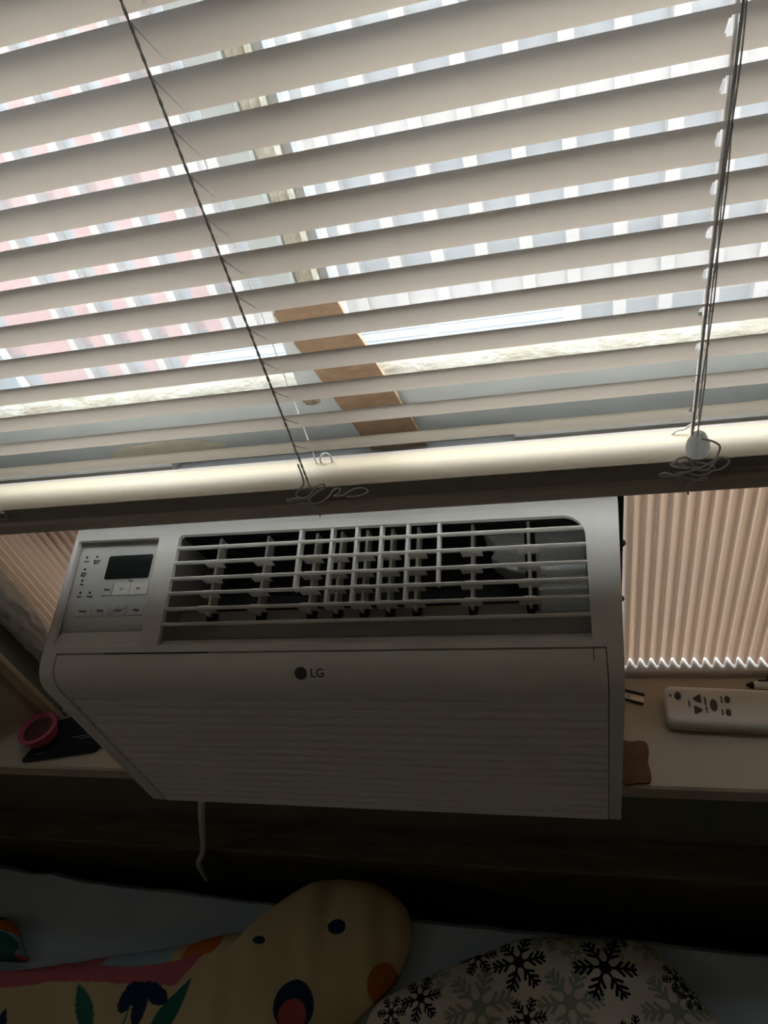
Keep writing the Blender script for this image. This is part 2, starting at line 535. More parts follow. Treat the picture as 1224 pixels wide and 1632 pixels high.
# cardboard strip leaning on the sash
T_ = [(-.2005, .4585, -.218), (-.149, .4585, -.2185), (-.104, .4545, -.3605), (-.1525, .4545, -.3605)]
b = MB()
cl = [Vector(T_[3]), Vector(T_[2]), Vector(T_[1]), Vector(T_[0])]
n_ = 26
L_, R_ = [], []
for i in range(n_ + 1):
    t = i / n_
    l = cl[0].lerp(cl[3], t)
    r_ = cl[1].lerp(cl[2], t)
    L_.append(l + Vector((.0011 * noise.noise((t * 16, 3., 0)), 0, 0)))
    R_.append(r_ + Vector((.0009 * noise.noise((t * 12, 8., 0)), 0, 0)))
L_[-1] += Vector((.012, 0, -.004))
L_[-2] += Vector((.004, 0, -.001))
rows = [[L_[i], L_[i].lerp(R_[i], .33), L_[i].lerp(R_[i], .66), R_[i]] for i in range(n_ + 1)]
dy = Vector((0, -.004, 0))
ring = [r_[0] for r_ in rows] + [rows[-1][1], rows[-1][2]] + [r_[3] for r_ in reversed(rows)] + [rows[0][2], rows[0][1]]
b.sweep([[p + dy for p in r_] for r_ in rows])
b.sweep(rows)
b.cur = 1
b.sweep([ring + [ring[0]], [p + dy for p in ring] + [ring[0] + dy]])
ob('cardboard_strip', b, [M['card'], M['cardedge']], label='torn brown cardboard strip leaning on the window sash behind the blind', cat='cardboard')

# ------------------------------------------------------------------ air conditioner
AX0, AX1 = -.4645, .041
TH = math.atan(.32)
CS, SN = math.cos(TH), math.sin(TH)


def slope(p):        # (x, up the sloped top, outwards) -> room
    return Vector((p.x, .304 + p.y * CS - p.z * SN, -.459 + p.y * SN + p.z * CS))


def ac_profile(bottom=True):
    """front outline from bottom up: vertical face, fillet, sloped top, rounded back edge"""
    P = [(.2985, -.713), (.294, -.7115), (.292, -.707)] if bottom else []
    r = .0246
    cyy, czz = .292 + r, -.4808
    P.append((.292, -.4808))
    for i in range(1, 9):
        a = R(180 - 72.26 * i / 8)
        P.append((cyy + r * math.cos(a), czz + r * math.sin(a)))
    e = slope(Vector((0, .132, 0)))
    P.append((e.y, e.z))
    for i in range(1, 7):
        a = R(90 + 17.74 - (17.74 + 70) * i / 6)
        P.append((e.y + .02 * (math.cos(a) - math.cos(R(107.74))), e.z + .02 * (math.sin(a) - math.sin(R(107.74)))))
    return P


ac = empty('air_conditioner', (-.212, .50, -.713), 'white window air conditioner with ribbed front under the raised blind', 'air conditioner')
full = ac_profile() + [(.462, -.425), (.462, -.713)]
b = MB()
b.prism(full, AX0, -.4612)
low = [p for p in ac_profile() if p[0] < slope(Vector((0, .0112, 0))).y]
e = slope(Vector((0, .0118, 0)))
b.prism(low + [(e.y, e.z), (.33, -.475), (.33, -.713)], -.4612, -.4497)
b.prism(full, .0262, AX1, T=lambda p: Vector((p.x if p.x < .03 else .0372 + .0075 * min(1, max(0, (p.y - .296) / .12)), p.y, p.z)))
u0, u1 = .0118, .132
outer = [(-.4612, u0), (.0262, u0), (.0262, u1), (-.4612, u1)]
ctl = [(-.4575, .0235), (-.4560, .0190), (-.4510, .0162), (-.3715, .0162), (-.3680, .0180), (-.3668, .0215), (-.3715, .1235), (-.4598, .1245)]
gr = [(-.3495, .0183), (.0166, .0160), (.0173, .100)]
for i in range(9):
    a = R(90 * i / 8)
    gr.append((.0173 - .018 + .018 * math.cos(a), .1045 + .018 * math.sin(a)))
gr += [(-.347, .1248), (-.3500, .1225)]
b.plate(outer, [ctl, gr], slope, 0.0, -.005)
# rounded strip from the top of the slope over the back edge
pr = ac_profile(False)
top = [p for p in pr if p[0] >= slope(Vector((0, .1319, 0))).y]
b.sweep([[(x, y, z) for y, z in top] for x in (-.4612, .0262)])
ob('front_frame', b, M['ac'], ac, bev=.0022, seg=3, weld=True)

# ribbed front panel
b = MB()
P = [(.298, -.711)]
z = -.7095
nz = 220
for i in range(nz + 1):
    z = -.7095 + (.7095 - .4812) * i / nz
    ph = ((-.4840 - z) / .0144) % 1.0
    amp = .0018 * min(1, max(0, (-.482 - z) / .02)) * min(1, max(0, (z + .7085) / .003))
    d = amp * (1 - math.sin(math.pi * ph) ** 0.7)
    P.append((.2926 + d, z))
r = .0240
for i in range(0, 9):
    a = R(180 - 72.26 * i / 8)
    P.append((.2926 + r + r * math.cos(a), -.4808 + r * math.sin(a)))
e = slope(Vector((0, .0105, -.0006)))
P += [(e.y, e.z), (e.y + .002, e.z - .008), (.32, -.48), (.32, -.711)]
b.prism(P, -.4490, .0255)
ob('front_panel', b, M['ac'], ac, smooth=True)
for q in ((.0164, .0170, .001, .0112, -.0002, .00012), (-.40, -.30, .0108, .0117, -.0012, .00015)):
    ob('panel_seam', MB().box(*q, T=slope), M['ink'], ac, label='dark seam at the edge of the front panel')


def fillet(ang_deg, out_=.0):
    a = R(180 - ang_deg)
    c = Vector((0, .2926 + r, -.4808))
    nrm = Vector((0, math.cos(a), math.sin(a)))
    up = Vector((0, math.sin(a), -math.cos(a)))
    return c + nrm * (r + out_), nrm, up


# logo on the fillet: dark disc and two letters
A0 = 43.0


def logoT(xc, lift):
    def T(p):
        ang = A0 + math.degrees(p.y / r)
        q, n_, u_ = fillet(ang, lift + p.z)
        return Vector((xc + p.x, q.y, q.z))
    return T


b = MB()
kk = 32
Td = logoT(-.2137, .0004)
rings = [[Td(Vector((.0053 * f_ * math.cos(2 * math.pi * j / kk), .0053 * f_ * math.sin(2 * math.pi * j / kk), zz_))) for j in range(kk + 1)] for f_, zz_ in ((1, -.0006), (1, 0), (.66, 0), (.33, 0), (.01, 0))]
b.sweep(rings)
lg = ob('logo_badge', b, M['logo'], ac, smooth=True, label='round dark logo badge')
b = MB()
Td2 = logoT(-.2137, .00055)
arc = [Td2(Vector((.0041 * math.cos(R(q)), .0041 * math.sin(R(q)), 0))) for q in range(0, -276, -12)]
b.tube(arc, .00022, 5)
b.tube([Td2(Vector((.0041, 0, 0))), Td2(Vector((.0016, 0, 0)))], .00022, 5)
b.tube([Td2(Vector((-.0003, .0022, 0))), Td2(Vector((-.0003, -.0020, 0))), Td2(Vector((.0013, -.0020, 0)))], .00022, 5)
b.lathe([(.0006, 0), (.0006, .0003)], Td2(Vector((-.0018, .0018, 0))), 10)
ob('logo_strokes', b, M['logolight'], lg)
b = MB()
text_mb(b, 'LG', .0100, logoT(-.1996, .0003), bold=.00012)
ob('logo_lettering', b, M['logo'], ac)

# control panel
cp = ob('control_panel', MB().prism([(-.4605, .0345), (-.3660, .0345), (-.3705, .1255), (-.4610, .1255)], -.0085, -.0075, axis='z', T=slope), M['acgrey'], ac)
b = MB()
b.prism([(-.0003, 0), (-.0078, .0175), (-.0085, .0175), (-.0085, 0)], 0, 1, axis='x', T=lambda p: slope(Vector((-.4570 + p.x * .0900, .0165 + p.z, p.y))))
ob('panel_lip', b, M['ac'], cp)
N0 = -.0075


def cpT(x, u, lift=0.0):
    return lambda p: slope(Vector((x + p.x, u + p.y, N0 + lift + p.z)))


ob('display', MB().prism(rrect(-.4262, -.3785, .0858, .1100, .002), N0, N0 + .0005, axis='z', T=slope), M['display'], cp, label='dark green display window')


def button(x0, x1, y0, y1, m, h=.0008, label=None):
    return ob('button', MB().prism(rrect(x0, x1, y0, y1, .0012, 3), N0, N0 + h, axis='z', T=slope), m, cp, bev=.0003, seg=1, label=label)


button(-.4248, -.4140, .0690, .0808, M['acgrey'])
button(-.4128, -.3955, .0690, .0815, M['ac'], label='off white down arrow button')
button(-.3953, -.3765, .0690, .0815, M['ac'], label='off white up arrow button')
for xa, xb in ((-.4480, -.4318), (-.4306, -.4120), (-.4108, -.3930), (-.3905, -.3760)):
    button(xa, xb, .0487, .0595, M['acgrey'])
for (x, u) in ((-.4520, .110), (-.4405, .1101), (-.4508, .0973), (-.4500, .0855), (-.4485, .0732), (-.4379, .0729)):
    ob('indicator_light', MB().lathe([(.0011, 0), (.0011, .0003), (.0006, .0004)], (0, 0, 0), 12) if False else MB().prism([(x + .0012 * math.cos(q * .5236), u + .0012 * math.sin(q * .5236)) for q in range(12)], N0, N0 + .0003, axis='z', T=slope), M['black'], cp)
b = MB()
for s_, x, u in (('Cool', -.4515, .1056), ('Energy', -.4396, .1060), ('Saver', -.4396, .1035), ('Clean', -.4508, .0932), ('Filter', -.4508, .0907), ('Fan', -.4495, .0815), ('Dry', -.4485, .0692), ('Delay', -.4372, .0690), ('Mode', -.4194, .0750)):
    text_mb(b, s_, .0028, cpT(x, u, .0001 if s_ != 'Mode' else .0009), bold=.00012)
for s_, x in (('Power', -.4399), ('Timer', -.4213), ('Fan Speed', -.4019), ('Sleep', -.3832)):
    text_mb(b, s_, .0030 if len(s_) < 7 else .0022, cpT(x, .0541, .0009), bold=.00015)
text_mb(b, 'Temp', .0022, cpT(-.397, .0836, .0001), bold=.0001)
for xc, sgn in ((-.4042, -1), (-.3860, 1)):
    for d_ in (-1, 1):
        q0 = Vector((xc + d_ * .0018, .0752 - sgn * .0008, N0 + .001))
        q1 = Vector((xc, .0752 + sgn * .0008, N0 + .001))
        b.tube([slope(q0), slope(q1)], .00028, 5)
ob('panel_lettering', b, M['ink'], cp)
b = MB()
for q in range(4):
    x0_ = -.409 + q * .004
    b.tube([slope(Vector((x0_, .0505, N0 + .001))), slope(Vector((x0_ + .004, .0545, N0 + .0016))), slope(Vector((x0_ + (.001 if q % 2 else .007), .0585, N0 + .001)))], .0003, 4)
ob('film_remnant', b, M['tape'], cp, label='crumpled scrap of clear film on the fan button')

# louvres
b = MB()
b.prism([(-.0002, 0), (-.012, .010), (-.014, .010), (-.014, 0)], 0, 1, axis='x', T=lambda p: slope(Vector((-.3508 + p.x * .3685, .0160 + p.z, p.y))))
ob('grille_lip', b, M['acfin'], ac)
FU = [.1118, .0968, .0812, .0668, .0520, .0376]
for u in FU:
    b = MB()
    pr_ = [(-.0008, u + .0012), (.0000, u), (-.0008, u - .0014), (-.004, u - .0012), (-.012, u + .0024), (-.012, u + .0040), (-.004, u + .0020)]
    b.prism([(a_, c_) for a_, c_ in pr_], -.3506, .0178, axis='x', T=lambda p: slope(Vector((p.x, p.z, p.y))))
    ob('louver_fin', b, M['acfin'], ac, smooth=True)
for i, x in enumerate((-.2284, -.1985, -.1757, -.1533, -.1297, -.1023)):
    lo = FU[3] if i in (0, 5) else FU[4]
    b = MB().box(x - .0013, x + .0013, lo, .1262, -.010, -.0012, T=slope)
    ob('grille_rib', b, M['acfin'], ac)
for x in (-.3143, -.2657, -.2177, -.1938, -.1698, -.1468, -.1232, -.0756, -.0284):
    b = MB()
    b.box(x - .0012, x + .0012, .050, .1262, -.0282, -.0145, T=slope)
    for u in FU[1:5]:
        b.prism([(x - .009, u + .0009), (x + .009, u + .0009), (x + .0042, u + .0038), (x - .0042, u + .0038)], -.019, -.006, axis='z', T=slope)
    vn = ob('vane', b, M['acfin'], ac)
    b = MB().prism([(x - .0038, .055), (x + .0038, .055), (x + .0022, .0445), (x - .0030, .0445)], -.028, -.0205, axis='z', T=slope)
    ob('pivot_socket', b, M['black'], vn, label='black pivot socket')
# duct behind the grille
b = MB()
b.box(-.3535, -.3515, .012, .1275, -.075, -.0052, T=slope)
b.box(.0182, .0200, .012, .1275, -.075, -.0052, T=slope)
b.prism([(-.0145, .0165), (-.034, .0600), (-.036, .0600), (-.0165, .0155)], -.3515, .0182, axis='x', T=lambda p: slope(Vector((p.x, p.z, p.y))))
ob('duct', b, M['duct'], ac)
b = MB()
b.box(-.3535, .0200, .1266, .1280, -.075, -.0052, T=slope)
b.box(-.3535, .0200, .012, .1275, -.077, -.075, T=slope)
b.box(-.3514, .0182, .058, .060, -.075, -.036, T=slope)
b.box(-.329, -.070, .0605, .0635, -.036, -.0325, T=slope)
b.box(-.0325, -.0235, .052, .1262, -.0302, -.0285, T=slope)
b.box(-.066, -.012, .1225, .1262, -.0302, -.0285, T=slope)
ob('duct_back', b, M['black'], ac, label='black inner frame and dark duct')
b = MB()
b.prism([(-.0690, .1265), (.0180, .1265), (.0180, .043), (-.021, .0470), (-.0225, .070), (-.026, .083), (-.046, .0885), (-.062, .1010), (-.0555, .1110), (-.0615, .1180)], -.060, -.0300, axis='z', T=slope)
ob('foam_block', b, M['foam'], ac, bev=.0015, label='speckled grey polystyrene block')

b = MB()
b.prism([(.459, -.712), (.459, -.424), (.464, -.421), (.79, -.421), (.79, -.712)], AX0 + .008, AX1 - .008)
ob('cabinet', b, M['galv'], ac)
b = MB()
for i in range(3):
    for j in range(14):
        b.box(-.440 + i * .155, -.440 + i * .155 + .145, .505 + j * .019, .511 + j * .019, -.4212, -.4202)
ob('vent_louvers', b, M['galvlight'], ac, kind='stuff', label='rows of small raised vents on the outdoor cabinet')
ob('base_tray', MB().box(-.4490, .0255, .3205, .458, -.7125, -.706), M['ac'], ac)
b = MB()
b.box(-.337, -.033, .4475, .4590, -.4090, -.3640)
ob('mounting_bracket', b, M['bracket'], ac, bev=.001, label='blue grey steel bracket on the top')
ob('side_gasket', MB().box(.0440, .0500, .4400, .4462, -.7060, -.4120), M['black'], ac, label='dark seal down the right flank')
ob('side_flange', MB().box(.0330, .0442, .4420, .4462, -.7060, -.4125), M['accab'], ac)
# power cord from underneath
path = smooth_path([(-.408, .312, -.706), (-.4395, .313, -.771), (-.4945, .330, -.887), (-.5526, .344, -1.0154), (-.578, .341, -1.06), (-.588, .338, -1.12)], 6)
ob('power_cord', MB().tube(path, .0042, 10), M['white'], ac, smooth=True, label='white power cord hanging from the underside')


# ------------------------------------------------------------------ pleated side panels
def pleats(x0, x1, y0, y1, z0, z1, pitch):
    """folded sheet with narrow flat crests at the front and the back"""
    n = max(1, round((x1 - x0) / pitch))
    w = (x1 - x0) / n
    P_ = []
    for i in range(n):
        for t, y in ((0, y1), (.09, y1), (.41, y0), (.59, y0), (.91, y1)):
            P_.append((x0 + (i + t) * w, y))
    P_.append((x1, y1))
    return MB().sweep([[(x, y, z0) for x, y in P_], [(x, y, z1) for x, y in P_]])


def side_panel(label, xin, xout, rail_x0, rail_x1, tall=-.386):
    s_ = 1 if xout > xin else -1
    xa, xb = min(xin, xout), max(xin, xout)
    pn = empty('accordion_panel', ((xa + xb) / 2, .471, SILL), label, 'accordion panel', 'pleated panels beside the air conditioner')
    o = ob('pleated_curtain', pleats(xa + (.0105 if s_ > 0 else .004), xb - (.004 if s_ > 0 else .0105), .4668, .4763, -.7117, tall, .0113), M['pleat'], pn, fix=False)
    ob('bottom_track', MB().prism([(.4580, -.7205), (.4580, -.7150), (.4600, -.7138), (.486, -.7138), (.486, -.7205)], xa, xb), M['pleatframe'], pn)
    ob('top_rail', MB().prism([(.4465, -.3995), (.4465, -.3565), (.4480, -.355), (.4594, -.355), (.4594, -.3995)], rail_x0, rail_x1), M['white'], pn)
    fx = (xin, xin + s_ * .0105)
    ob('side_frame', MB().box(min(fx), max(fx), .4655, .4690, -.7136, tall), M['pleatframe'], pn)
    if s_ > 0:
        for zz_ in (-.5068, -.589, -.6715):
            sc = MB()
            Tm = Matrix.Rotation(R(90), 3, 'X')
            sc.lathe([(.0046, 0), (.0046, .0012), (.0034, .0026), (.0010, .0031)], (.0515, .4655, zz_), 16, T=Tm)
            sc.tube([(.0515, .4654, zz_), (.0515, .4700, zz_)], .0016, 8)
            so_ = ob('screw', sc, M['steel'], pn, smooth=True)
            ob('screw_slot', MB().box(.0484, .0546, .4619, .4624, zz_ - .0004, zz_ + .0004), M['black'], so_)
    return pn


side_panel('long pleated tan vinyl panel with three screws behind the remote', .0430, X1 - .001, -.0325, X1 - .001)
side_panel('pleated tan vinyl panel behind the rolled white film', -.4668, X0 + .001, X0 + .001, -.3375)

# rolled white film down the left jamb
b = MB()
rows = []
for i in range(121):
    t = i / 120
    z = -.7198 + t * .318
    row = []
    for j in range(49):
        q = 2 * math.pi * j / 48
        jj = q
        rr_ = .0185 * (1 + .16 * noise.noise((math.cos(jj) * 1.2, math.sin(jj) * 1.2, z * 22)) + .13 * noise.noise((math.cos(jj) * 3, math.sin(jj) * 3, z * 60)) + .06 * noise.noise((math.cos(jj) * 6, math.sin(jj) * 6, z * 140)))
        row.append((-.6235 + rr_ * math.cos(q), .4345 + rr_ * math.sin(q), z))
    rows.append(row)
b.sweep(rows)
b.add(rows[0][:-1], [tuple(range(47, -1, -1))])
b.add(rows[-1][:-1], [tuple(range(48))])
ob('film_roll', b, M['film'], smooth=True, label='crumpled white film rolled upright in the window corner', cat='plastic film')

# ------------------------------------------------------------------ venetian blind
BX0, BX1 = -.6425, .3025
SY = .39949
HC = .0158
LAD = (-.545, -.1879, .09, .2700)
blind = empty('venetian_blind', (-.17, SY, -.3728), 'white mini blind with knotted cords, gathered at the bottom', 'blind')


def slat_mesh(tilt, hole, mm):
    """one curved slat about its centre; with a rout hole where the lift cord runs"""
    A = [-1, -.8, -.6, -.42, -.3, -.15, 0, .15, .3, .42, .6, .8, 1]
    ca, sa = math.cos(-tilt), math.sin(-tilt)

    def pt(x, a):
        y, z = HC * a, .0027 * (1 - a * a) - .0018
        return (x, y * ca - z * sa, y * sa + z * ca)
    xs = [BX0, -.545, -.46, -.32, -.1879, -.05]
    if hole:
        hx = hole
        xs += [hx - .0025, hx - .0016, hx - .0007, hx + .0007, hx + .0016, hx + .0025]
    xs += [.16, .24, BX1]
    vs_, fs_ = [], []
    for x in xs:
        vs_ += [pt(x, a) for a in A]
    n = len(A)
    for i in range(len(xs) - 1):
        for j in range(n - 1):
            if hole:
                xm, am = (xs[i] + xs[i + 1]) / 2 - hole, (A[j] + A[j + 1]) / 2
                if (xm / .0025) ** 2 + (am / .47) ** 2 < 0.92 and abs(xm) < .0025:
                    continue
            fs_.append((i * n + j, i * n + j + 1, (i + 1) * n + j + 1, (i + 1) * n + j))
    me = bpy.data.meshes.new('slat')
    me.from_pydata(vs_, [], fs_)
    me.materials.append(mm)
    me.polygons.foreach_set('use_smooth', [True] * len(me.polygons))
    return me


TILT = R(53)
tilt_me = [slat_mesh(TILT + R(d_), LAD[2] - .0014, M['slat']) for d_ in (-.9, 0, .9, -3.0, -5.0)]
flat_me = slat_mesh(R(2), 0, M['slat'])
beige_me = slat_mesh(R(-2), 0, M['beige'])
borg = ORG[blind.name]
zc = []
for i in range(-34, 11):
    z = -.06851 - .02405 * i
    if z > .745:
        continue
    zc.append(z)
    s_ = bpy.data.objects.new('slat', tilt_me[4 if i < 1 else 3 if i < 3 else random.choice((0, 1, 1, 2))])
    COL.objects.link(s_)
    s_.parent = blind
    s_.location = Vector((-.0 + random.uniform(-.002, .002) * 0, SY, z)) - borg
    s_.rotation_euler = (0, random.uniform(-.0010, .0010), 0)
NST = 8
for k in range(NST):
    s_ = bpy.data.objects.new('slat', beige_me if k == NST - 1 else flat_me)
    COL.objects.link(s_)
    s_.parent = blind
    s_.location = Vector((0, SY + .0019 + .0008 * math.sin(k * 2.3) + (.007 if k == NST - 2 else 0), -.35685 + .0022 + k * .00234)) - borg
STOP = -.35685 + .00221 + (NST - 1) * .00234
b = MB()
b.prism([(.38584, -.36855), (.38805, -.37284), (.3930, -.37284), (.4075, -.3605), (.4085, -.35724), (.38935, -.35724), (.38584, -.36075)], BX0, BX1)
ob('bottom_rail', b, M['rail'], blind, bev=.0006)
ob('headrail', MB().box(BX0, BX1, .383, .418, .762, .794), M['slat'], blind, bev=.001)


def twisted(x, y0, z0, z1, amp, r_, turns, ph=0.0, n=240):
    return MB().tube([(x + amp * math.cos(2 * math.pi * turns * t / n + ph), y0 + amp * math.sin(2 * math.pi * turns * t / n + ph), z0 + (z1 - z0) * t / n) for t in range(n + 1)], r_, 6)


YFR, YBK = .38766, .41184
for li, x in enumerate(LAD):
    for ph in (0, math.pi):
        if li == 0:
            continue
        ob('ladder_cord', twisted(x, YFR, -.3406, .764, (.00042 if li == 1 else .0008), (.00052 if li == 1 else .00042), (84 if li == 1 else 9), ph, n=560), M['cord'], blind, smooth=True)
    ob('ladder_cord', MB().tube([(x + .0013, YBK, -.3406), (x + .0013, YBK, .764)], .00065, 6), M['cord'], blind, smooth=True)
    b = MB()
    for z in zc:
        zf, zb_ = z + .01144, z - .013
        pts = [(x + .00052, YFR, zf - .0013), (x + .00104, YFR + .00195, zf - .00455), (x + .0013, SY, z - .00286), (x + .0013, YBK, zb_ - .00156)]
        b.tube(smooth_path(pts, 3), .00032, 5)
    ob('ladder_rungs', b, M['cord'], blind, smooth=True)
ob('lift_cord', MB().tube(smooth_path([(LAD[2] - .00052, SY, -.325), (LAD[2] - .00026, SY, -.13), (LAD[2] + .00026, SY, .26), (LAD[2], SY, .764)], 6), .00091, 6), M['cord'], blind, smooth=True)
ob('lift_cord', MB().tube(smooth_path([(LAD[2] - .00364, .38675, -.3198), (LAD[2] - .00234, .3874, -.182), (LAD[2] - .00052, .38714, -.039), (LAD[2] + .00078, .38714, .26), (LAD[2], .3874, .764)], 6), .00078, 6), M['cord'], blind, smooth=True)

# knots of slack cord lying on the gathered slats
KL = [(-.1872, -.3068), (-.18668, -.31785), (-.18811, -.32591), (-.19695, -.33488), (-.19461, -.34034), (-.18798, -.33891), (-.18018, -.32994), (-.17316, -.32617), (-.17225, -.3302), (-.17901, -.33462), (-.18694, -.34034), (-.1885, -.3445), (-.18057, -.34502), (-.1729, -.3406), (-.16653, -.33449), (-.1612, -.3328), (-.16315, -.3367), (-.1677, -.3393), (-.16055, -.34021), (-.15197, -.33579), (-.14391, -.33345), (-.13988, -.33696), (-.14833, -.34138), (-.1586, -.34216)]
KL2 = [(-.18811, -.34125), (-.1976, -.3432), (-.2054, -.3445), (-.2067, -.34164), (-.195, -.33995), (-.1885, -.3445), (-.1937, -.3497), (-.20215, -.3497), (-.1976, -.3458), (-.18785, -.3471), (-.1859, -.3536), (-.18616, -.3627)]
KR = [(.09061, -.31174), (.09724, -.31447), (.10231, -.31967), (.10231, -.3276), (.09932, -.33605), (.09386, -.34047), (.08749, -.33475), (.08307, -.32773), (.0767, -.33033), (.08372, -.33553), (.09568, -.33956), (.10543, -.33943), (.10985, -.33384), (.10439, -.32955), (.09893, -.33267), (.08788, -.33865), (.07423, -.34294), (.06695, -.34333), (.07007, -.33969), (.08034, -.34528)]
KR2 = [(.091, -.338), (.0832, -.338), (.07475, -.33475), (.0741, -.3328), (.0832, -.3328), (.0936, -.33475), (.10075, -.338), (.09815, -.3432), (.091, -.34515), (.0832, -.34255), (.078, -.3432), (.0884, -.3484), (.0962, -.3497), (.09685, -.3471), (.091, -.351), (.08515, -.3549), (.08645, -.36205)]


def knot(pts, y, seed):
    P_ = smooth_path([(x, y - .00208 - .00195 * abs(math.sin(i * 2.47 + seed)), z - .0052) for i, (x, z) in enumerate(pts)], 6)
    return MB().tube(P_, .00068, 6)


for pts, y, sd in ((KL, .38285, 0.), (KL2, .38415, 1.), (KR, .38285, 2.), (KR2, .38415, 3.)):
    ob('cord_tail', knot(pts, y, sd), M['cord'], blind, smooth=True)
P_ = smooth_path([(-.47424 + .00455 * math.cos(q), .3835, -.34515 + .00455 * math.sin(q)) for q in np.linspace(2.08, 9.62, 12)], 4)
ob('cord_tail', MB().tube(P_, .0009, 6), M['cord'], blind, smooth=True)
# slack rungs standing up behind the gathered slats
for lp in ([(-.18278, -.338), (-.18226, -.3328), (-.17992, -.3289), (-.17589, -.32734), (-.17316, -.33085), (-.17355, -.338)], [(.078, -.33735), (.0819, -.33371), (.08632, -.33306), (.0897, -.3302), (.09516, -.3263)]):
    ob('slack_rung', MB().tube(smooth_path([(x, .4115, z - .0013) for x, z in lp], 6), .0008, 6), M['cord'], blind, smooth=True)
b = MB()
b.lathe([(.002, .013), (.0042, .011), (.0073, .004), (.0078, 0), (.0075, -.0045)], (.0913, .3894, -.3328), 20)
ob('cord_plug', b, M['clear'], blind, smooth=True, label='milky cord plug on the gathered slats')

# ------------------------------------------------------------------ things on the sill
rm = empty('remote_control', (.1627, .41, SILL), 'pale grey remote control with blue power button lying on the sill', 'remote control')
ra = R(-2.9)


def remT(p):
    return Vector((.1627 + p.x * math.cos(ra) - p.y * math.sin(ra), .41 + p.x * math.sin(ra) + p.y * math.cos(ra), SILL + p.z))


b = MB()
sec = []
for zz_, ins in ((.0004, .0045), (.003, .0012), (.0105, .0004), (.0110, .0010)):
    sec.append([remT(Vector((a_, c_, zz_))) for a_, c_ in rrect(-.0705 + ins, .0705 - ins, -.0228 + ins, .0228 - ins, .0085 - ins * .5, 5)])
for q in sec:
    q.append(q[0])
b.sweep(sec)
b.add(sec[0][:-1], [tuple(range(len(sec[0]) - 1))])
ob('lower_shell', b, M['remoteside'], rm, smooth=True)
b = MB()
sec = []
for zz_, ins in ((.0109, .0012), (.0112, .0005), (.0150, .0006), (.0178, .0020), (.0192, .0044), (.0195, .0070)):
    sec.append([remT(Vector((a_, c_, zz_))) for a_, c_ in rrect(-.0705 + ins, .0705 - ins, -.0228 + ins, .0228 - ins, .0085 - ins * .5, 5)])
for q in sec:
    q.append(q[0])
b.sweep(sec)
b.add(sec[-1][:-1], [tuple(range(len(sec[0]) - 1))])
ob('upper_shell', b, M['remote'], rm, smooth=True)


def rbutton(pts, m, label=None):
    bb = MB()
    c = Vector((sum(p[0] for p in pts) / len(pts), sum(p[1] for p in pts) / len(pts), 0))
    secs = []
    for zz_, f_ in ((.0192, 1.0), (.0204, 1.0), (.0209, .82), (.0210, .3)):
        q = [remT(Vector((c.x + (p[0] - c.x) * f_, c.y + (p[1] - c.y) * f_, zz_))) for p in pts]
        secs.append(q + [q[0]])
    bb.sweep(secs)
    bb.add(secs[-1][:-1], [tuple(range(len(pts)))])
    return ob('button', bb, m, rm, smooth=True, label=label)


def ell(x, y, a_, c_, k=20):
    return [(x + a_ * math.cos(2 * math.pi * j / k), y + c_ * math.sin(2 * math.pi * j / k)) for j in range(k)]


def tri(x, y, s_):
    base = [Vector((x - s_ * .0048, y, 0)), Vector((x + s_ * .0036, y + .0056, 0)), Vector((x + s_ * .0036, y - .0056, 0))]
    P_ = []
    for i in range(3):
        a_, c_, d_ = base[i - 1], base[i], base[(i + 1) % 3]
        for t in (.0, .33, .66, 1.0):
            p0, p1 = c_.lerp(a_, .22), c_.lerp(d_, .22)
            P_.append(p0.lerp(c_, t).lerp(c_.lerp(p1, t), t))
    return [(p.x, p.y) for p in P_]


rbutton(ell(-.0568, .0087, .0032, .0046), M['bluebtn'], 'navy power button')
rbutton(tri(-.0383, .0064, 1), M['rubber'], 'dark arrow button')
rbutton(tri(-.0386, -.0066, -1), M['rubber'], 'dark arrow button pointing the other way')
rbutton(ell(-.0232, -.0004, .0035, .0068), M['rubber'])
rbutton(ell(-.0096, .0069, .0026, .0040), M['rubber'])
rbutton(ell(-.0105, -.0081, .0026, .0040), M['rubber'])
rbutton(ell(.0318, .0069, .0030, .0045), M['rubber'])
rbutton(ell(.0303, -.0065, .0030, .0045), M['rubber'])
b = MB()


def rt(x, y):
    return lambda p: remT(Vector((x + p.x, y + p.y, .01955 + p.z)))


text_mb(b, '\u2022 TEMP \u2022', .0030, rt(-.0462, 0), rot=R(90), bold=.0001)
text_mb(b, 'ENERGY', .0026, rt(-.0306, .004), rot=R(90), bold=.0001)
text_mb(b, 'SAVER', .0026, rt(-.0304, -.0055), rot=R(90), bold=.0001)
text_mb(b, 'MODE', .0026, rt(-.0150, .0066), rot=R(90), bold=.0001)
text_mb(b, 'TIMER', .0026, rt(-.0158, -.0080), rot=R(90), bold=.0001)
ob('button_lettering', b, M['ink'], rm)
ob('power_mark', MB().prism(ell(-.0640, .0090, .0014, .0020, 12), .0193, .01965, axis='z', T=remT), M['greyprint'], rm)

# small latch plate at the AC's side
lt = empty('metal_latch', (.058, .431, SILL), 'small dull metal latch plate with a screw beside the air conditioner', 'latch')


def latT(p):
    a_ = R(-16)
    return Vector((.0625 + p.x * math.cos(a_) - p.y * math.sin(a_), .4315 + p.x * math.sin(a_) + p.y * math.cos(a_), SILL + p.z))


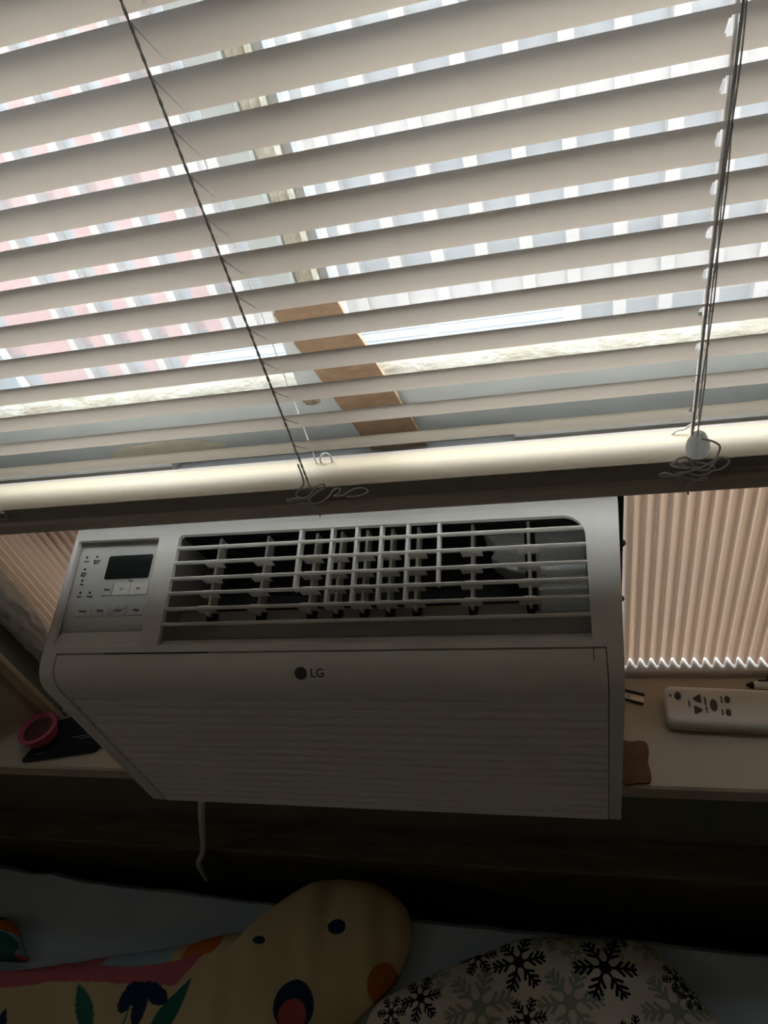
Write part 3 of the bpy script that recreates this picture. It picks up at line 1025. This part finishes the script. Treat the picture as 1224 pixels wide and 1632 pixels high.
ob('plate', MB().prism([(-.012, -.0042), (.0125, -.0050), (.0118, .0035), (-.012, .0038)], .0002, .0022, axis='z', T=latT), M['brass'], lt, bev=.0004)
ob('lever', MB().prism([(-.012, .0036), (.0122, .0034), (.0122, .0058), (-.012, .0060)], .0002, .0040, axis='z', T=latT), M['black'], lt, bev=.0004, label='black lever')
ob('edge_strip', MB().prism([(-.012, -.0044), (.0128, -.0052), (.0128, -.0066), (-.012, -.0060)], .0002, .0028, axis='z', T=latT), M['black'], lt, label='black lower edge')
ob('screw', MB().lathe([(.0019, .0020), (.0017, .0030), (.0006, .0034)], latT(Vector((-.0035, -.0004, 0))), 12), M['steel'], lt)

# brown scrap at the sill edge
b = MB()
outl = [(.0425, .3335), (.0560, .3330), (.0690, .3345), (.0705, .345), (.0694, .355), (.0712, .364), (.0716, .3725), (.0690, .3775), (.062, .3784), (.055, .3772), (.048, .3788), (.0425, .3784)]
b.prism([(p.x, p.y) for p in smooth_path([(a_, c_, 0) for a_, c_ in outl], 3, True)], SILL + .0002, SILL + .0042, axis='z')
ob('cardboard_scrap', b, M['scrap'], bev=.0005, label='ragged dark brown scrap at the sill edge beside the air conditioner', cat='cardboard')

# pen and black clip behind the remote
pn = empty('pen', (.215, .4445, SILL), 'white pen with a dark tip behind the remote control', 'pen')
ob('barrel', MB().tube([(.1855, .4437, SILL + .0046), (.262, .4420, SILL + .0046)], .0042, 14), M['white'], pn, smooth=True)
ob('tip', MB().tube([(.1785, .4439, SILL + .0046), (.1815, .4438, SILL + .0046), (.1855, .4437, SILL + .0046)], [.0010, .0026, .0042], 12), M['black'], pn, smooth=True, label='dark pointed tip')
ob('clip', MB().prism([(.190, -.0006), (.222, -.0010), (.222, .0010), (.190, .0006)], SILL + .0088, SILL + .0100, axis='z', T=lambda p: p + Vector((0, .4462, 0))), M['black'], pn, label='dark pocket clip')
kb = empty('clip_knob', (.206, .4535, SILL), 'tiny black knob behind the pen by the pleated panel', 'knob')
ob('cap', MB().lathe([(.0042, .0002), (.0050, .003), (.0046, .008), (.0020, .0095)], (.206, .4525, SILL), 16), M['black'], kb, smooth=True)
ob('collar', MB().lathe([(.0054, .0002), (.0054, .0014), (.0046, .0018)], (.206, .4525, SILL), 16), M['rubber'], kb, smooth=True)

# black wallet with pale print, pink cup on it
wl = empty('black_wallet', (-.617, .362, SILL), 'flat black wallet with pale print lines on the sill corner', 'wallet')
outl = [(-.6715, .3345), (-.6650, .3352), (-.5765, .3505), (-.5635, .3670), (-.5660, .3705), (-.6100, .3975), (-.6300, .3960), (-.6530, .3885)]
b = MB().prism([(p.x, p.y) for p in smooth_path([(a_, c_, 0) for a_, c_ in outl], 1, True)], SILL + .0003, SILL + .0075, axis='z')
ob('cover', b, M['blackcard'], wl, bev=.0016)
for k, (xa, ya, ln) in enumerate(((-.6120, .3660, .036), (-.6010, .3650, .022), (-.6560, .3420, .018))):
    dx, dy_ = ln * .93, ln * .22
    b = MB().prism([(xa, ya), (xa + dx, ya + dy_), (xa + dx - .0004, ya + dy_ + .0012), (xa - .0004, ya + .0012)], SILL + .0074, SILL + .0078, axis='z')
    ob('print_line', b, M['greyprint'], wl)
pc = empty('pink_cup', (-.652, .366, SILL + .0075), 'small pink rubber cup with a dark inside resting on the wallet', 'cup')
Tm = Matrix.Rotation(R(-8), 3, 'X')
b = MB()
b.lathe([(.0150, .0012), (.0190, .0020), (.0222, .0110), (.0240, .0165), (.0243, .0185), (.0225, .0195), (.0195, .0188), (.0180, .0150)], (-.6535, .3660, SILL + .0092), 36, T=Tm)
ob('cup_wall', b, M['pink'], pc, smooth=True)
b = MB()
b.lathe([(.0183, .0153), (.0172, .0080), (.0140, .0040), (.0020, .0036)], (-.6535, .3660, SILL + .0092), 36, T=Tm)
ob('lining', b, M['maroon'], pc, smooth=True, label='dark maroon inside')
b = MB().prism([(-.6438, .4010), (-.6345, .4010), (-.6335, .4120), (-.6430, .4120)], SILL + .0003, SILL + .012, axis='z')
ob('white_shim', b, M['white'], bev=.001, label='small white plastic shim at the foot of the left casing', cat='shim')

# ------------------------------------------------------------------ bed
bed = empty('bed', (-.3, -.6, FLOOR), 'bed with blue grey sheet under the window', 'bed')
EDGE = [(-1.7, .335), (-1.086, .330), (-.952, .324), (-.872, .316), (-.85, .320), (-.786, .311), (-.715, .308), (-.592, .305), (-.465, .300), (-.328, .295), (-.199, .293), (-.03, .290), (.073, .291), (.125, .288), (.215, .287), (.335, .285), (1.2, .275)]
BZ = -1.08
ex = np.array([p[0] for p in EDGE])
ey = np.array([p[1] for p in EDGE])
xs = np.linspace(-1.65, 1.15, 240)
rows = []
tt = np.concatenate([np.linspace(0, .25, 60), np.linspace(.26, 1.9, 50)])
for x in xs:
    e_ = float(np.interp(x, ex, ey)) + .0015 * noise.noise((x * 25, 0, 0))
    row = []
    for i, a_ in enumerate((0.24, .15, .08, .04, .018, .006, 0)):     # the side hanging down
        row.append((x, e_ + .004 + .003 * noise.noise((x * 12, a_ * 9, 2)), BZ - .012 - a_))
    row.append((x, e_ + .001, BZ - .005))
    for t in tt:
        y = e_ - .004 - t
        h = .0055 * noise.noise((x * 6, y * 6, 1.0)) + .0022 * noise.noise((x * 18 + y * 9, y * 14, 4.0))
        row.append((x, y, BZ + h * min(1, (t + .01) / .06)))
    rows.append(row)
ob('fitted_sheet', MB().sweep(rows), M['sheet'], bed, smooth=True)
b = MB().box(-1.64, 1.14, -1.60, .268, FLOOR + .22, BZ - .016)
ob('mattress', b, M['bedbase'], bed, bev=.02)
ob('bed_base', MB().box(-1.62, 1.12, -1.58, .26, FLOOR + .06, FLOOR + .22), M['bedbase'], bed)
for xx in (-1.55, 1.05):
    for yy in (-1.5, .2):
        ob('leg', MB().box(xx - .03, xx + .03, yy - .03, yy + .03, FLOOR, FLOOR + .06), M['wood'], bed)
b = MB()
b.prism([(.352, -1.0335), (.355, -1.030), (.380, -1.030), (.3990, -1.0305), (.3990, -1.060), (.376, -1.064), (.376, FLOOR), (.358, FLOOR), (.358, -1.064), (.352, -1.060)], -1.66, 1.16)
ob('side_board', b, M['wood'], bed, label='dark stained board along the wall')


# ------------------------------------------------------------------ bedding with printed fabric
def cushion(name, outline, base, H, N, colour, m, label, cat, wr, seed, hfun=None, group=None):
    P_ = np.array([(p.x, p.y) for p in smooth_path([(a_, c_, 0) for a_, c_ in outline], 12, True)])
    # arc-angle parametrisation: boundary point for each direction about a centre
    c = P_.mean(0)
    ang = np.unwrap(np.arctan2(P_[:, 1] - c[1], P_[:, 0] - c[0]))
    if ang[-1] < ang[0]:
        P_, ang = P_[::-1], ang[::-1]
    ang = np.maximum.accumulate(ang + np.arange(len(ang)) * 1e-9)
    ang = np.concatenate([ang, [ang[0] + 2 * math.pi]])
    PP = np.vstack([P_, P_[:1]])
    g_ = np.linspace(-1, 1, N)
    U, V = np.meshgrid(g_, g_, indexing='ij')
    dx_ = U * np.sqrt(1 - V * V / 2)
    dy_ = V * np.sqrt(1 - U * U / 2)
    rad = np.clip(np.hypot(dx_, dy_), 0, 1)
    th = np.arctan2(dy_, dx_)
    th = (th - ang[0]) % (2 * math.pi) + ang[0]
    bx = np.interp(th, ang, PP[:, 0])
    by = np.interp(th, ang, PP[:, 1])
    X = c[0] + (bx - c[0]) * rad
    Y = c[1] + (by - c[1]) * rad
    prof_ = np.sqrt(np.clip(1 - rad ** 2.6, 0, 1)) ** .9
    Z = H * prof_
    if hfun is not None:
        Z = Z * hfun(X, Y)
    for (fx, fy, amp, ph) in wr:
        Z = Z + amp * np.sin(fx * X + fy * Y + ph + .8 * np.sin(9 * X + 4 * Y + seed)) * np.clip(prof_, 0, 1) ** .5
    Z = base + Z
    n2 = N * N
    v = np.stack([X.ravel(), Y.ravel(), Z.ravel()], 1)
    idx = np.arange(n2).reshape(N, N)
    f_ = np.stack([idx[:-1, :-1].ravel(), idx[1:, :-1].ravel(), idx[1:, 1:].ravel(), idx[:-1, 1:].ravel()], 1)
    # underside: the same rim closed a little lower
    step = 12
    sub = idx[::step, ::step] if (N - 1) % step == 0 else None
    rim = np.concatenate([idx[:-1, 0], idx[-1, :-1], idx[:0:-1, -1], idx[0, :0:-1]])
    nr = len(rim)
    cen = np.array([[c[0], c[1], base - .004]])
    v = np.vstack([v, cen])
    lo = v.min(0)
    hi = v.max(0)
    org = np.array([(lo[0] + hi[0]) / 2, (lo[1] + hi[1]) / 2, lo[2]])
    faces = f_.tolist() + [[int(rim[(i + 1) % nr]), int(rim[i]), n2] for i in range(nr)]
    me = bpy.data.meshes.new(name)
    me.from_pydata((v - org).tolist(), [], faces)
    me.materials.append(m)
    colv = np.ones((n2 + 1, 4))
    colv[:n2, :3] = colour(X.ravel(), Y.ravel())
    at = me.color_attributes.new('print', 'FLOAT_COLOR', 'POINT')
    at.data.foreach_set('color', colv.ravel())
    me.polygons.foreach_set('use_smooth', [True] * len(me.polygons))
    me.update()
    o = bpy.data.objects.new(name, me)
    o.location = org
    COL.objects.link(o)
    ORG[o.name] = Vector(org)
    return tag(o, label, cat, group)


def ellipse(X, Y, cx_, cy_, a_, b_, rot=0.0):
    c_, s_ = math.cos(rot), math.sin(rot)
    x, y = (X - cx_) * c_ + (Y - cy_) * s_, -(X - cx_) * s_ + (Y - cy_) * c_
    return (x / a_) ** 2 + (y / b_) ** 2 < 1


def leaf(X, Y, x0, y0, x1, y1, w):
    L = math.hypot(x1 - x0, y1 - y0)
    t = ((X - x0) * (x1 - x0) + (Y - y0) * (y1 - y0)) / L / L
    d_ = np.abs((X - x0) * (y1 - y0) - (Y - y0) * (x1 - x0)) / L
    return (t > 0) & (t < 1) & (d_ < w * np.sin(np.pi * np.clip(t, 0, 1)))


CREAM, NAVY, TEAL, PINK, ORNG, SKYB = (.74, .60, .34), (.015, .038, .09), (.03, .17, .14), (.64, .17, .20), (.72, .19, .03), (.38, .54, .62)


def floral(X, Y):
    C = np.empty((len(X), 3))
    C[:] = CREAM
    yt = np.interp(X, [-.95, -.843, -.715, -.64, -.58, -.545, -.50], [.150, .168, .186, .190, .196, .206, .226])
    yb = np.interp(X, [-.95, -.82, -.72, -.62, -.57, -.54, -.50], [.135, .150, .166, .172, .172, .176, .222])
    band = (Y > yb) & (X < -.50)
    C[band] = PINK
    up = (Y > yt) & (X < -.56) & (X > -.66)
    C[up] = SKYB
    C[(Y > yt) & (X >= -.56) & (X < -.545)] = CREAM
    C[(Y > yt) & (X >= -.545) & (X < -.49) & (Y < .245)] = ORNG
    C[ellipse(X, Y, -.505, .226, .018, .012, .3)] = ORNG
    for a_ in ((-.428, .2335, .0085, .0048, .1), ):
        C[ellipse(X, Y, *a_)] = (.015, .06, .06)
    C[ellipse(X, Y, -.326, .2600, .0125, .0095, .1)] = NAVY
    C[ellipse(X, Y, -.366, .168, .0260, .0270, 0)] = NAVY
    C[ellipse(X, Y, -.366, .158, .0180, .0170, 0)] = (.50, .11, .10)
    C[leaf(X, Y, -.688, .166, -.640, .105, .0125)] = TEAL
    C[leaf(X, Y, -.515, .186, -.560, .100, .0130)] = TEAL
    for a_ in ((-.607, .158, .0125, .020, -.45), (-.585, .150, .0120, .024, .1), (-.563, .163, .0200, .0105, -.35), (-.585, .170, .022, .007, .1)):
        C[ellipse(X, Y, *a_)] = NAVY
    C[leaf(X, Y, -.600, .158, -.604, .100, .0018)] = TEAL
    C[ellipse(X, Y, -.262, .207, .016, .024, -.4)] = (.55, .20, .04)
    C[ellipse(X, Y, -.470, .118, .006, .006, 0)] = (.55, .11, .06)
    for k, (a_, b_) in enumerate(((-.88, .06), (-.78, .10), (-.76, .03), (-.68, .07), (-.46, .07), (-.54, .055), (-.41, .10), (-.90, .11))):
        C[leaf(X, Y, a_, b_ - .03, a_ + .012 * (-1) ** k, b_ + .03, .011)] = (TEAL, NAVY, PINK, ORNG)[k % 4]
    return C


def flake_mask(X, Y, cx_, cy_, Rr, rot):
    x, y = X - cx_, Y - cy_
    rr_ = np.hypot(x, y)
    near = rr_ < Rr * 1.06
    m_ = np.zeros(len(X), bool)
    x, y = x[near], y[near]
    r_ = rr_[near]
    a_ = (np.arctan2(y, x) - rot + math.pi / 6) % (math.pi / 3) - math.pi / 6
    px, py = r_ * np.cos(a_) / Rr, np.abs(r_ * np.sin(a_)) / Rr

    def seg(x0, y0, x1, y1, w):
        dx__, dy__ = x1 - x0, y1 - y0
        t = np.clip(((px - x0) * dx__ + (py - y0) * dy__) / (dx__ * dx__ + dy__ * dy__), 0, 1)
        return np.hypot(px - x0 - t * dx__, py - y0 - t * dy__) < w
    q = seg(0, 0, .95, 0, .045) | seg(.36, 0, .56, .20, .05) | seg(.58, 0, .78, .20, .05) | seg(.78, 0, .93, .15, .045)
    q |= (r_ / Rr < .20) & (r_ / Rr > .06)
    m_[near] = q
    return m_


FLK = [(.0175, .2420, .038, .10, 0), (-.0860, .2415, .034, .25, 0), (-.1400, .2480, .026, .2, 0), (-.2070, .1930, .027, .3, 0), (-.245, .176, .020, .1, 0), (-.0760, .1820, .024, .2, 0), (.1000, .2450, .018, .3, 0), (.115, .228, .016, .1, 0), (.0360, .2870, .018, .1, 0), (.046, .176, .020, .5, 0), (.010, .150, .026, .2, 0),
       (-.0250, .2020, .040, .15, 1), (-.1330, .1880, .044, .35, 1), (.0950, .2080, .042, .2, 1), (-.0140, .2570, .020, .1, 1), (-.0550, .2790, .026, .0, 1), (.0300, .2680, .017, .2, 1), (-.193, .2200, .020, .2, 1), (.0700, .2760, .018, .3, 1), (-.04, .150, .03, .1, 1), (.15, .17, .02, .2, 1),
       (-.150, .135, .034, .2, 0), (-.095, .105, .030, .4, 1), (-.20, .125, .030, .1, 1), (.060, .120, .028, .3, 1), (-.03, .095, .026, .5, 0), (.105, .140, .022, .1, 0), (-.245, .135, .022, .4, 1)]


def snow(X, Y):
    C = np.empty((len(X), 3))
    C[:] = (.84, .77, .66)
    for (a_, b_, r_, ro, k) in FLK:
        if k:
            C[flake_mask(X, Y, a_, b_, r_, ro)] = (.40, .44, .34)
    for (a_, b_, r_, ro, k) in FLK:
        if not k:
            C[flake_mask(X, Y, a_, b_, r_, ro)] = (.014, .014, .028)
    return C


FLORAL = [(-.959, .146), (-.843, .172), (-.715, .198), (-.648, .212), (-.58, .226), (-.50, .248), (-.44, .262), (-.404, .292), (-.388, .316), (-.354, .332), (-.292, .331), (-.250, .308), (-.235, .282), (-.234, .255), (-.250, .214), (-.283, .18), (-.311, .148), (-.348, .088), (-.482, .038), (-.826, -.002), (-.979, .06)]
SNOW = [(-.275, .183), (-.237, .208), (-.174, .240), (-.118, .264), (-.077, .278), (-.005, .283), (.064, .286), (.098, .262), (.121, .234), (.149, .199), (.166, .156), (.094, .105), (-.106, .056), (-.253, .087), (-.282, .144)]
LEFTC = [(-.963, .236), (-.894, .244), (-.866, .240), (-.846, .226), (-.828, .207), (-.812, .194), (-.820, .190), (-.857, .188), (-.925, .184), (-1.037, .205)]
cushion('floral_cushion', FLORAL, BZ + .010, .066, 541, floral, print_mat('floral_print_cotton'), 'cream floral cushion with navy flower and pink stripe on the sheet', 'cushion',
        [(80, 22, .0022, 0.), (38, -30, .0030, 1.), (150, 15, .0011, 2.)], 2., lambda X, Y: .62 + .38 * np.clip((X + .62) / .25, 0, 1))
cushion('snowflake_pillow', SNOW, BZ + .008, .060, 541, snow, print_mat('snowflake_print_cotton'), 'white pillow printed with dark snowflakes on the sheet', 'pillow',
        [(26, 34, .0026, .5), (60, -48, .0014, 1.), (18, -16, .002, 2.)], 5., lambda X, Y: .80 + .30 * np.exp(-(((X - .02) / .07) ** 2 + ((Y - .20) / .07) ** 2)))


def leftcol(X, Y):
    C = np.empty((len(X), 3))
    C[:] = SKYB
    C[Y < .196] = PINK
    C[ellipse(X, Y, -.850, .198, .030, .020, -.5)] = TEAL
    C[(Y > .222)] = ORNG
    C[(Y > .226) & (X < -.872)] = (.12, .07, .05)
    return C


cushion('patterned_cushion', LEFTC, BZ + .010, .038, 181, leftcol, print_mat('patterned_cotton'), 'small orange, teal and pink patterned cushion beside the cream floral one', 'cushion',
        [(60, 30, .001, 0.)], 1.)

# ------------------------------------------------------------------ across the street
GZ = -7.1
ob('street', MB().box(-40, 40, .56, 40, GZ - .3, GZ), M['street'], kind='structure', label='pale pavement far below the window')
ob('outer_wall', MB().box(XL - 2, XR + 2, .40, .548, GZ, FLOOR - .152), M['outerwall'], kind='structure', label='outer wall of the building below the room')

cb = empty('cream_building', (2., 13., GZ), 'cream stone building with grey windows across the street', 'building')
PX = -5.6
BT = 3.0
ob('core', MB().box(PX, 16, 11.5, 16, GZ, BT), M['plaster'], cb)
for zb_, zt in ((-5.75, -5.20), (-3.05, -2.40), (-.25, .35), (2.5, BT)):
    ob('spandrel', MB().box(PX, 16, 11.05, 11.5, zb_, zt), M['plaster'], cb, bev=.03, seg=1)
ob('spandrel', MB().box(PX, 16, 11.05, 11.5, GZ, -6.75), M['plaster'], cb)
piers = [-.99 + .706 * k for k in range(-6, 20)]
for x in piers:
    ob('pier', MB().box(x - .10, x + .10, 10.97, 11.5, GZ, BT), M['pier'], cb)
for za, zb_ in ((-6.75, -5.75), (-5.20, -3.05), (-2.40, -.25), (.35, 2.5)):
    for x in piers[:-1]:
        wf = ob('window', MB().box(x + .10, x + .606, 11.30, 11.34, za, zb_), M['pane'], cb)
        bb = MB()
        bb.box(x + .10, x + .606, 11.24, 11.30, za + (zb_ - za) * .5 - .025, za + (zb_ - za) * .5 + .025)
        ob('window_bar', bb, M['pier'], wf)

bk = empty('brick_building', (-12., 13., GZ), 'red brick building with white piers across the street', 'building')
ob('core', MB().box(-26, PX - .01, 11.6, 16, GZ, BT), M['brick'], bk)
x = -5.75
k = 0
while x > -16:
    if x > -8.7:
        pat = ((.16, 'pier'), (.38, 'brick'), (.29, 'pane'))
    else:
        pat = ((.14, 'pier'), (1.15, 'brick'), (.50, 'pane'))
    for w_, nm in pat:
        if nm == 'pane':
            for za, zb_ in ((-6.6, -5.9), (-5.3, -3.4), (-2.6, -.7), (.1, 2.0)):
                ob('window', MB().box(x - w_ + .02, x - .02, 11.4, 11.5, za, zb_), M['pane'], bk)
            ob('brick_wall', MB().box(x - w_, x, 11.5, 11.6, GZ, BT), M['brick'], bk)
        else:
            ob('pier' if nm == 'pier' else 'brick_pier', MB().box(x - w_, x, 11.2 if nm == 'pier' else 11.3, 11.6, GZ, BT), M['pier' if nm == 'pier' else 'brick'], bk)
        x -= w_
# ------------------------------------------------------------------ raise the room so that the floor lies at z = 0
for o in list(S.objects):
    if o.parent is None and o.type not in ('CAMERA', 'LIGHT'):
        o.location.z += EYE
